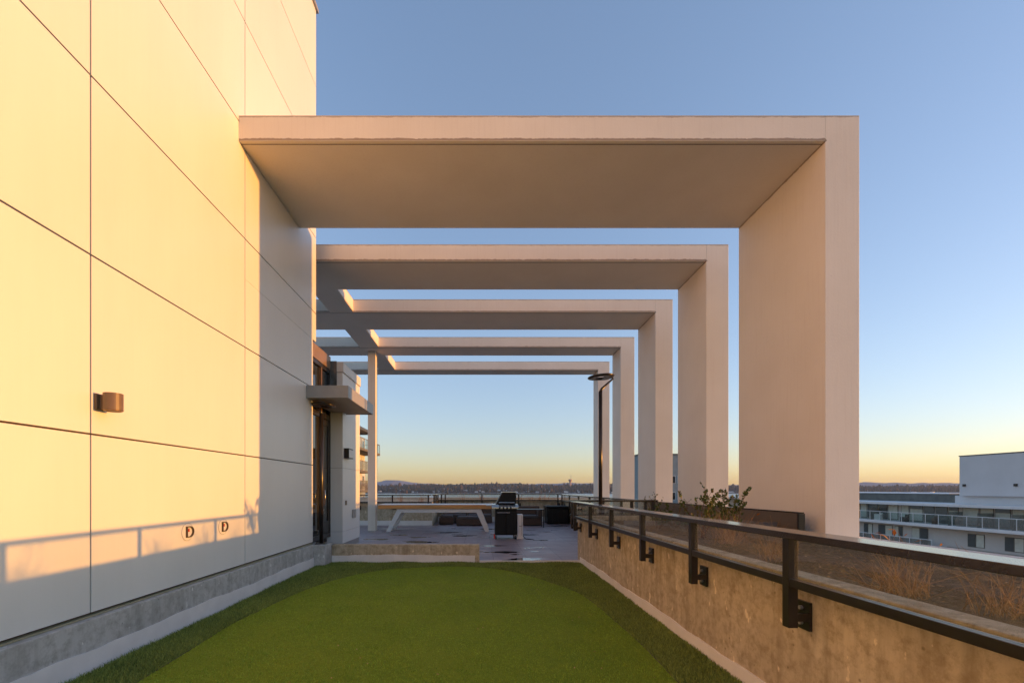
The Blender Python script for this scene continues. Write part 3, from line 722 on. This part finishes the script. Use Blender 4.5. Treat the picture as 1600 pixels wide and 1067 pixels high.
leafy('leafy_shrub', 'small green shrub low behind the fourth rail panel', (2.5,6.4,.72), .34, 31, 8, 50, spread=.9, ls=.03)
leafy('leafy_shrub', 'small shrub by the end of the far side railing', (3.65,9.6,.74), .55, 41, 5, 24, spread=.5)
tuft('big dry tan grass tuft behind the widest glass panel', (2.25,2.42,.73), .33, 150, 1, .55, rust=12)
tuft('dry tan grass tuft at the right picture edge behind glass', (2.35,2.02,.73), .34, 110, 2, .6)
tuft('dry grass tuft behind the second glass panel', (2.35,3.62,.73), .34, 120, 3, .45, rust=3)
tuft('orange-tipped dry grass tuft below the leafy shrub', (2.35,4.35,.73), .40, 150, 4, .35)
tuft('dry grass tuft in the middle of the planter', (2.7,4.9,.73), .36, 90, 5, .5)
tuft('low dark green grass clump near the middle column', (3.2,7.2,.73), .27, 160, 6, .7, mat='leaf')
tuft('dark green grass clump against the bronze planter screen', (3.3,6.4,.73), .25, 160, 7, .8, mat='leaf')
tuft('dry grass tuft behind the narrow far glass panel', (2.2,5.9,.73), .28, 90, 8, .6)
for i, (x, h_) in enumerate(((-3.2,.42),(-2.45,.40),(-.68,.46),(.1,.40),(1.55,.60),(2.35,.45),(2.62,.52),(2.0,.36))):
    labs = ['dry stalk left of the slim post beyond the rail','short dry stalk beyond the rail over the table end','curled dry stalk beyond the rail above the table','faint dry stalk just left of the grill lid',
            'tall orange stalk beyond the rail right of the grill','orange stalk beyond the rail above the armchair','twin orange stalk nearest the storage box','short dry stalk beyond the rail near the corner']
    tuft(labs[i], (x,18.3,.72), h_, 16, 50+i, .12, mat='rust', rw=.006)
# litter and debris on the soil
deb = MB()
for i in range(900):
    x, y = rnd.uniform(1.95,3.8), rnd.uniform(.8,8); a = rnd.uniform(0,3.14); s = rnd.uniform(.006,.022); z = .775+rnd.uniform(0,.012)
    dx, dy = math.cos(a)*s, math.sin(a)*s
    deb.add([(x-dx,y-dy,z),(x+dy*.4,y-dx*.4,z+.004),(x+dx,y+dy,z+rnd.uniform(0,.008)),(x-dy*.4,y+dx*.4,z+.002)], [(0,1,2,3)])
tag(deb.build('leaf_litter', M['dry']), 'scattered dry leaves and twigs on the planter soil', 'leaf litter', kind='stuff')

tl = MB()
for i in range(90):
    x, y = rnd.uniform(-2.6,1.65), rnd.uniform(2.4,7.7); a = rnd.uniform(0,3.14); q = rnd.uniform(.004,.011); z = .030
    dx, dy = math.cos(a)*q, math.sin(a)*q
    tl.add([(x-dx,y-dy,z),(x+dy*.5,y-dx*.5,z+.003),(x+dx,y+dy,z+.004),(x-dy*.5,y+dx*.5,z)], [(0,1,2,3)])
tag(tl.build('leaf_litter', M['dry']), 'tiny dry leaf flecks scattered over the artificial turf', 'leaf litter', kind='stuff')
# ------------------------------------------------------------------ neighbouring buildings
# right: long block with balconies, facade facing the terrace
XB = 60.5
ab = empty('balcony_block', (XB, 70, -28), 'long grey apartment block with continuous balconies on the right', 'building')
MB().box(XB, XB+16, 46, 112, -28, -1.0).build('wall', M['bwall'], ab)
MB().box(XB-1.9, XB+16.2, 45.8, 112.2, -.995, -.62).build('roof_slab', M['bwhite'], ab, bevel=.03)
MB().box(XB+3.5, XB+15, 47, 112, -.618, .55).build('roof_parapet', M['bdark'], ab)
MB().box(XB+3.3, XB+15.2, 62, 112, .552, .66).build('parapet_cap', M['bwhite'], ab)
MB().box(XB+1.0, XB+14, 46.5, 59.0, -.617, .38).build('plant_room_base', M['bwall2'], ab)
MB().box(XB+.4, XB+14.5, 46.2, 57.9, .385, 5.35).build('plant_room', M['bwall2'], ab, bevel=.03)
MB().box(XB+.35, XB+14.55, 46.15, 57.95, 5.352, 5.47).build('plant_room_cap', M['bdark'], ab)
for y in (57.1, 51.6): MB().box(XB+.25, XB+.399, y, y+.3, 1.55, 1.85).build('vent', M['black'], ab)
y = 46.6; k = 0
while y < 78:
    wd = (1.45, 1.9, 1.2, 1.6)[k % 4]
    wn = MB().box(XB-.05, XB-.002, y, y+wd, -3.25, -1.02).build('window', M['bdark'], ab)
    MB().box(XB-.07, XB-.051, y+.07, y+wd-.07, -3.15, -1.55 if k % 3 == 0 else -1.1).build('pane', M['curtain' if (k*7) % 5 in (0,2,3) or y < 57 else 'tglass'], wn)
    if k % 3 == 0: MB().box(XB-.07, XB-.051, y+.07, y+wd-.07, -1.47, -1.1).build('transom_pane', M['tglass'], wn)
    y += wd + (.12 if k % 5 else .5); k += 1
MB().box(XB-2.1, XB-.01, 46, 80, -3.72, -3.32).build('balcony_slab', M['bwhite'], ab, bevel=.02)
brl = MB().box(XB-2.06, XB-2.0, 46, 80, -2.07, -2.0)
y = 46.2
while y < 80: brl.box(XB-2.06, XB-2.0, y, y+.06, -3.32, -2.07); y += 1.7
bro = brl.build('balcony_railing', M['bwhite'], ab)
MB().box(XB-2.035, XB-2.02, 56.2, 79.9, -3.25, -2.10).build('glass_infill', M['cglass'], bro)
MB().box(XB-2.035, XB-2.02, 48.6, 56.1, -3.25, -2.10).build('lattice_infill', M['frost'], bro)
for yy in (50.1, 53.6, 57.0, 68.5):
    MB().box(XB-1.95, XB-.1, yy, yy+.06, -3.315, -1.6).build('privacy_screen', M['frost'], ab)
for i in range(4):   # balcony clutter
    yy = 59+i*4.1; cl = MB().box(XB-1.6, XB-1.1, yy, yy+rnd.uniform(.4,1.0), -3.315, -3.315+rnd.uniform(.5,.9)).box(XB-1.2, XB-1.1, yy, yy+.5, -2.9, -2.3)
    tag(cl.build('patio_chair', M[('bark','plastic','white','wicker')[i % 4]]), ('brown','black','white','wicker')[i]+' patio seat behind the rail of the neighbouring upper balcony', 'patio chair', 'patio seats on the neighbouring balcony')
for yy, wd, z0, z1 in ((47.6,1.0,-6.0,-4.3),(50.6,1.9,-5.9,-4.25),(54.6,1.9,-5.9,-4.25),(61.5,2.3,-6.4,-4.1),(65.2,1.2,-6.4,-4.1),(66.8,2.4,-6.4,-4.1),(70.2,1.6,-6.4,-4.1),(73.2,1.5,-5.8,-4.1),(76,1.5,-5.8,-4.1)):
    wn = MB().box(XB-.05, XB-.002, yy, yy+wd, z0, z1).build('window', M['bdark'], ab)
    for j in range(2): MB().box(XB-.07, XB-.051, yy+.06+j*wd/2, yy+wd/2*(j+1)-.06, z0+.08, z1-.08).build('pane', M[('curtain','tglass')[(int(yy)+j) % 2]], wn)
MB().box(XB-2.1, XB-.01, 59, 74, -6.9, -6.55).build('balcony_slab', M['bwhite'], ab)
b2 = MB().box(XB-2.06, XB-2.0, 59, 74, -5.42, -5.34)
y = 59.0
while y < 74.1: b2.box(XB-2.06, XB-2.0, y, y+.06, -6.55, -5.42); y += 1.5
b2o = b2.build('balcony_railing', M['bwhite'], ab)
MB().box(XB-2.035, XB-2.02, 59.1, 73.9, -6.5, -5.45).build('glass_infill', M['frost'], b2o)
MB().box(XB-.06, XB-.003, 46, 59, -6.25, -6.2).build('wall_groove', M['bdark'], ab)
ac = empty('air_conditioner', (XB-.6, 48.9, -7.0), 'boxy dark air conditioner in a white frame at the right edge', 'air conditioner')
MB().box(XB-.9, XB-.05, 48.4, 50.3, -7.3, -6.25).build('casing', M['black'], ac, bevel=.05)
MB().box(XB-.98, XB-.92, 48.3, 50.4, -7.4, -7.28).box(XB-.98, XB-.92, 48.3, 50.4, -6.3, -6.2).box(XB-.98, XB-.92, 48.3, 48.4, -7.28, -6.3).box(XB-.98, XB-.92, 50.3, 50.4, -7.28, -6.3).build('frame', M['bwhite'], ac)

# behind columns: pale blocks glimpsed in the gaps
tb2 = empty('roof_block', (42, 102, -28), 'blue-grey flat-roofed block glimpsed between the white columns', 'building')
MB().box(35.2, 46, 100, 118, -28, 8.7).build('wall', M['teal'], tb2)
MB().box(35.0, 46.2, 99.8, 118.2, 8.702, 8.95).build('roof_coping', M['bdark'], tb2)
for x in (36.2, 38.4, 40.6, 42.0, 43.2):
    for z in (-1.2, 2.4): 
        wn = MB().box(x, x+.8, 99.93, 99.998, z, z+1.7).build('window', M['bwhite'], tb2)
        MB().box(x+.08, x+.72, 99.90, 99.929, z+.08, z+1.62).build('pane', M['dglass'], wn)

# left: balconied tower behind the pier
lt = empty('balconied_tower', (-19, 60, -28), 'grey tower with curved roof and glass balconies behind the white pier', 'building')
XT = -18.3
MB().box(-30, XT, 46, 72, -28, 9.2).build('wall', M['bwall2'], lt)
n = 10; cv = [(XT-6, 9.9)] + [(XT-6+ (7.2*math.sin(a)), 9.9+1.5*math.cos(a)) for a in [math.pi/2*i/n for i in range(n+1)]] + [(XT+1.2, 9.75), (XT-6, 9.75)]
MB().prism([(XT-6,11.5)] + cv[1:], 'y', 47, 71.9).build('curved_roof', plain('dark_green_roof', (.07,.075,.06), .6), lt)
MB().box(-29, XT-.8, 50, 71.8, 9.202, 9.749).build('attic_glazing', M['tglass'], lt)
for z in (6.8, 3.96, 1.1):
    MB().box(XT+.004, -15.9 if z > 6 else -17.0, 48, 72 if z > 6 else 70, z-.35, z).build('balcony_slab', M['bdark'], lt, bevel=.03)
    xo = -15.95 if z > 6 else -17.05
    r_ = MB().box(xo-.05, xo, 48, 72 if z > 6 else 70, z+1.3, z+1.38)
    y = 48
    ye = 72 if z > 6 else 70
    while y < ye+.1: r_.box(xo-.05, xo, y-.04, y+.04, z, z+1.3); y += 1.6 if z > 6 else 2.2
    if z > 6:
        r_.box(XT, xo, ye-.05, ye, z+1.3, z+1.38)
        for x in (-16.7,-17.5): r_.box(x-.03, x+.03, ye-.05, ye, z, z+1.3)
    ro = r_.build('balcony_railing', M['bdark'], lt)
    MB().box(xo-.03, xo-.02, 48.1, ye-.05, z+.05, z+1.28).build('glass_infill', M['cglass' if z > 6 else 'frost'], ro)
for z, h_ in ((4.1,2.2),(1.5,1.9),(-1.6,1.9),(7.0,1.8)):
    for y in (53,56.4,59.8,63.2,66.6,70.0):
        wn = MB().box(XT+.003, XT+.06, y, y+1.5, z, z+h_).build('window', M['bwhite'], lt)
        MB().box(XT+.061, XT+.08, y+.18, y+1.32, z+.15, z+h_-.15).build('pane', M['tglass' if z != 4.1 else 'curtain'], wn)
MB().box(XT+.003, XT+.05, 48, 72, -.2, .95).build('spandrel', M['teal'], lt)

# ------------------------------------------------------------------ lake, far shore
def sheet(name, x0, x1, y0, y1, z, mat): return tag(MB().add([(x0,y0,z),(x1,y0,z),(x1,y1,z),(x0,y1,z)], [(0,1,2,3)]).build(name, mat), kind='structure')
sheet('city_ground', -5400, 7400, -250, 420, -28, M['ground'])
sheet('lake_water', -5400, 7400, 420, 2900, -29, M['water'])
def hill_h(x, y):
    t = np.clip((y-2800)/1300, 0, 1); base = -30 + (44 + 7*np.sin(x*.0011+.6) + 5*np.sin(x*.0031+2) + 3*np.sin(x*.008))*t**.8
    base = base + np.where(x > 1200, -6*np.clip((x-1200)/900, 0, 1), 0)*t
    return base + 3*np.sin(x*.004)*np.sin(y*.006)*t
xs = np.linspace(-5300, 7300, 260); ysl = np.linspace(2780, 5200, 40)
X, Y = np.meshgrid(xs, ysl); Z = hill_h(X, Y) - np.where(Y > 4300, (Y-4300)*.02, 0)
i = np.arange(39*259); a = (i//259)*260 + i % 259
tag(big_mesh('wooded_hills', np.c_[X.ravel(), Y.ravel(), Z.ravel()], np.c_[a, a+1, a+261, a+260], [M['hill']]), kind='structure')
# trees: small clumpy cones and domes, far too many to count
nT = 15000
tx_ = rng.uniform(-.30, 1.10, nT); ty_ = 2810 + 1500*rng.random(nT)**.8; tx = tx_*ty_; tz = hill_h(tx, ty_)
th = np.minimum(rng.gamma(4.5, 2.7, nT), 30)*np.where(rng.random(nT) < .12, 1.35, 1)+3; tr = (th*.5+4)*rng.uniform(.25,.55,nT); conif = rng.random(nT) < .6
V = []; F = []; seg = 5
ang = np.linspace(0, 2*np.pi, seg, endpoint=False)
rings = [(0.0,.55),(.30,1.0),(.62,.62),(1.0,.03)]
VV = np.empty((nT, len(rings)*seg, 3)); 
for q, (hz, rr) in enumerate(rings):
    rj = np.where(conif[:,None], {0:.8,1:1.0,2:.5,3:.02}[q], {0:.6,1:1.25,2:1.2,3:.45}[q])*rng.uniform(.7,1.3,(nT,seg))
    VV[:, q*seg:(q+1)*seg, 0] = tx[:,None] + np.cos(ang)*tr[:,None]*rj
    VV[:, q*seg:(q+1)*seg, 1] = ty_[:,None] + np.sin(ang)*tr[:,None]*rj
    VV[:, q*seg:(q+1)*seg, 2] = tz[:,None] + hz*th[:,None] + rng.uniform(-.5,.5,(nT,seg))
f0 = np.array([[q*seg+j, q*seg+(j+1) % seg, (q+1)*seg+(j+1) % seg, (q+1)*seg+j] for q in range(3) for j in range(seg)])
FF = (f0[None] + (np.arange(nT)*len(rings)*seg)[:,None,None]).reshape(-1,4)
tag(big_mesh('far_woodland', VV.reshape(-1,3), FF, [M['tree']]), 'distant dark evergreen woodland along the far lake shore', 'woodland', kind='stuff')
# houses on the far shore
hm = MB().box(-7,7,-5,5,0,6).prism([(-7.6,6),(7.6,6),(0,9.5)], 'y', -5.5, 5.5, 1)
h0 = None
roofm = plain('far_roof', (.30,.31,.33), .8)
for i in range(200):
    yy = 2830 + 1100*rng.random()**1.5; xx = rng.uniform(-.27,1.0)*yy
    if h0 is None:
        h0 = hm.build('lakeside_house', [M['bwhite'], roofm]); o = h0
        tag(h0, 'tiny pale house among the trees on the far lake shore', 'house', 'houses on the far lake shore')
    else: o = h0.copy(); COL.objects.link(o)
    o.location = (xx, yy, float(hill_h(np.array(xx), np.array(yy)))+3); o.rotation_euler = (0,0,rng.uniform(-.5,.5)); s = rng.uniform(.8,2.1); o.scale = (s, s, rng.uniform(.7,1.2))
# water tower with mast
wt = empty('water_tower', (720, 3700, 0), 'flared water tower with a thin mast on the wooded ridge', 'water tower')
wx, wy = 140/711*3700, 3700.0
wt.location = (wx, wy, 14)
n = 16
def ring_solid(prof):
    m = MB(); vs = [(wx+r_*math.cos(2*math.pi*j/n), wy+r_*math.sin(2*math.pi*j/n), z) for r_, z in prof for j in range(n)]
    fs = [[i*n+j, i*n+(j+1) % n, (i+1)*n+(j+1) % n, (i+1)*n+j] for i in range(len(prof)-1) for j in range(n)] + [list(range(n))[::-1], [(len(prof)-1)*n+j for j in range(n)]]
    return m.add(vs, fs)
ring_solid([(9,14),(7,52),(13,64),(15,70),(15,76)]).build('tank', plain('pinkish_concrete', (.42,.30,.27), .8, scale=.1), wt)
MB().tube([(wx+5,wy,76),(wx+5,wy,116)], .9, 6).tube([(wx-4,wy,104),(wx+14,wy,104)], .6, 5).build('mast', M['bdark'], wt)
# mountain range
nx = 420; xm = np.linspace(-4200, 7300, nx); u = xm/6200*711
zm = 60 + 12*np.sin(xm*.0016) + 7*np.sin(xm*.005+1) + 4*np.sin(xm*.017) + 62*np.exp(-((u+140)/26.)**2) + 22*np.exp(-((u+95)/30.)**2) + 6*np.exp(-((u+60)/40.)**2)
zm = zm + np.where(u > 300, 22*np.exp(-((u-690)/90.)**2), 0) + rng.normal(0, 1.2, nx)
rows = []
for k, (dy, fz) in enumerate(((-700,0.0),(-400,.35),(-200,.7),(0,1.0),(400,.3))):
    rows.append(np.c_[xm, 6200+dy+rng.normal(0,30,nx), np.where(True, -30 + (zm+30)*fz, 0)])
V = np.concatenate(rows); i = np.arange(4*(nx-1)); a = (i//(nx-1))*nx + i % (nx-1)
tag(big_mesh('mountains', V, np.c_[a, a+1, a+nx+1, a+nx], [M['mount']]), kind='structure')

# ------------------------------------------------------------------ air
hz = MB().box(-5500, 7500, -400, 6900, -30.5, 150).build('haze', [])
tag(hz, kind='stuff')
m = bpy.data.materials.new('haze_air'); m.use_nodes = True; nt = m.node_tree; nt.nodes.clear()
out = N(nt, 'ShaderNodeOutputMaterial'); pv = N(nt, 'ShaderNodeVolumePrincipled')
pv.inputs['Color'].default_value = (.62,.76,1,1); pv.inputs['Density'].default_value = 4.5e-5; pv.inputs['Anisotropy'].default_value = .1
nt.links.new(pv.outputs[0], out.inputs['Volume']); hz.data.materials.append(m)
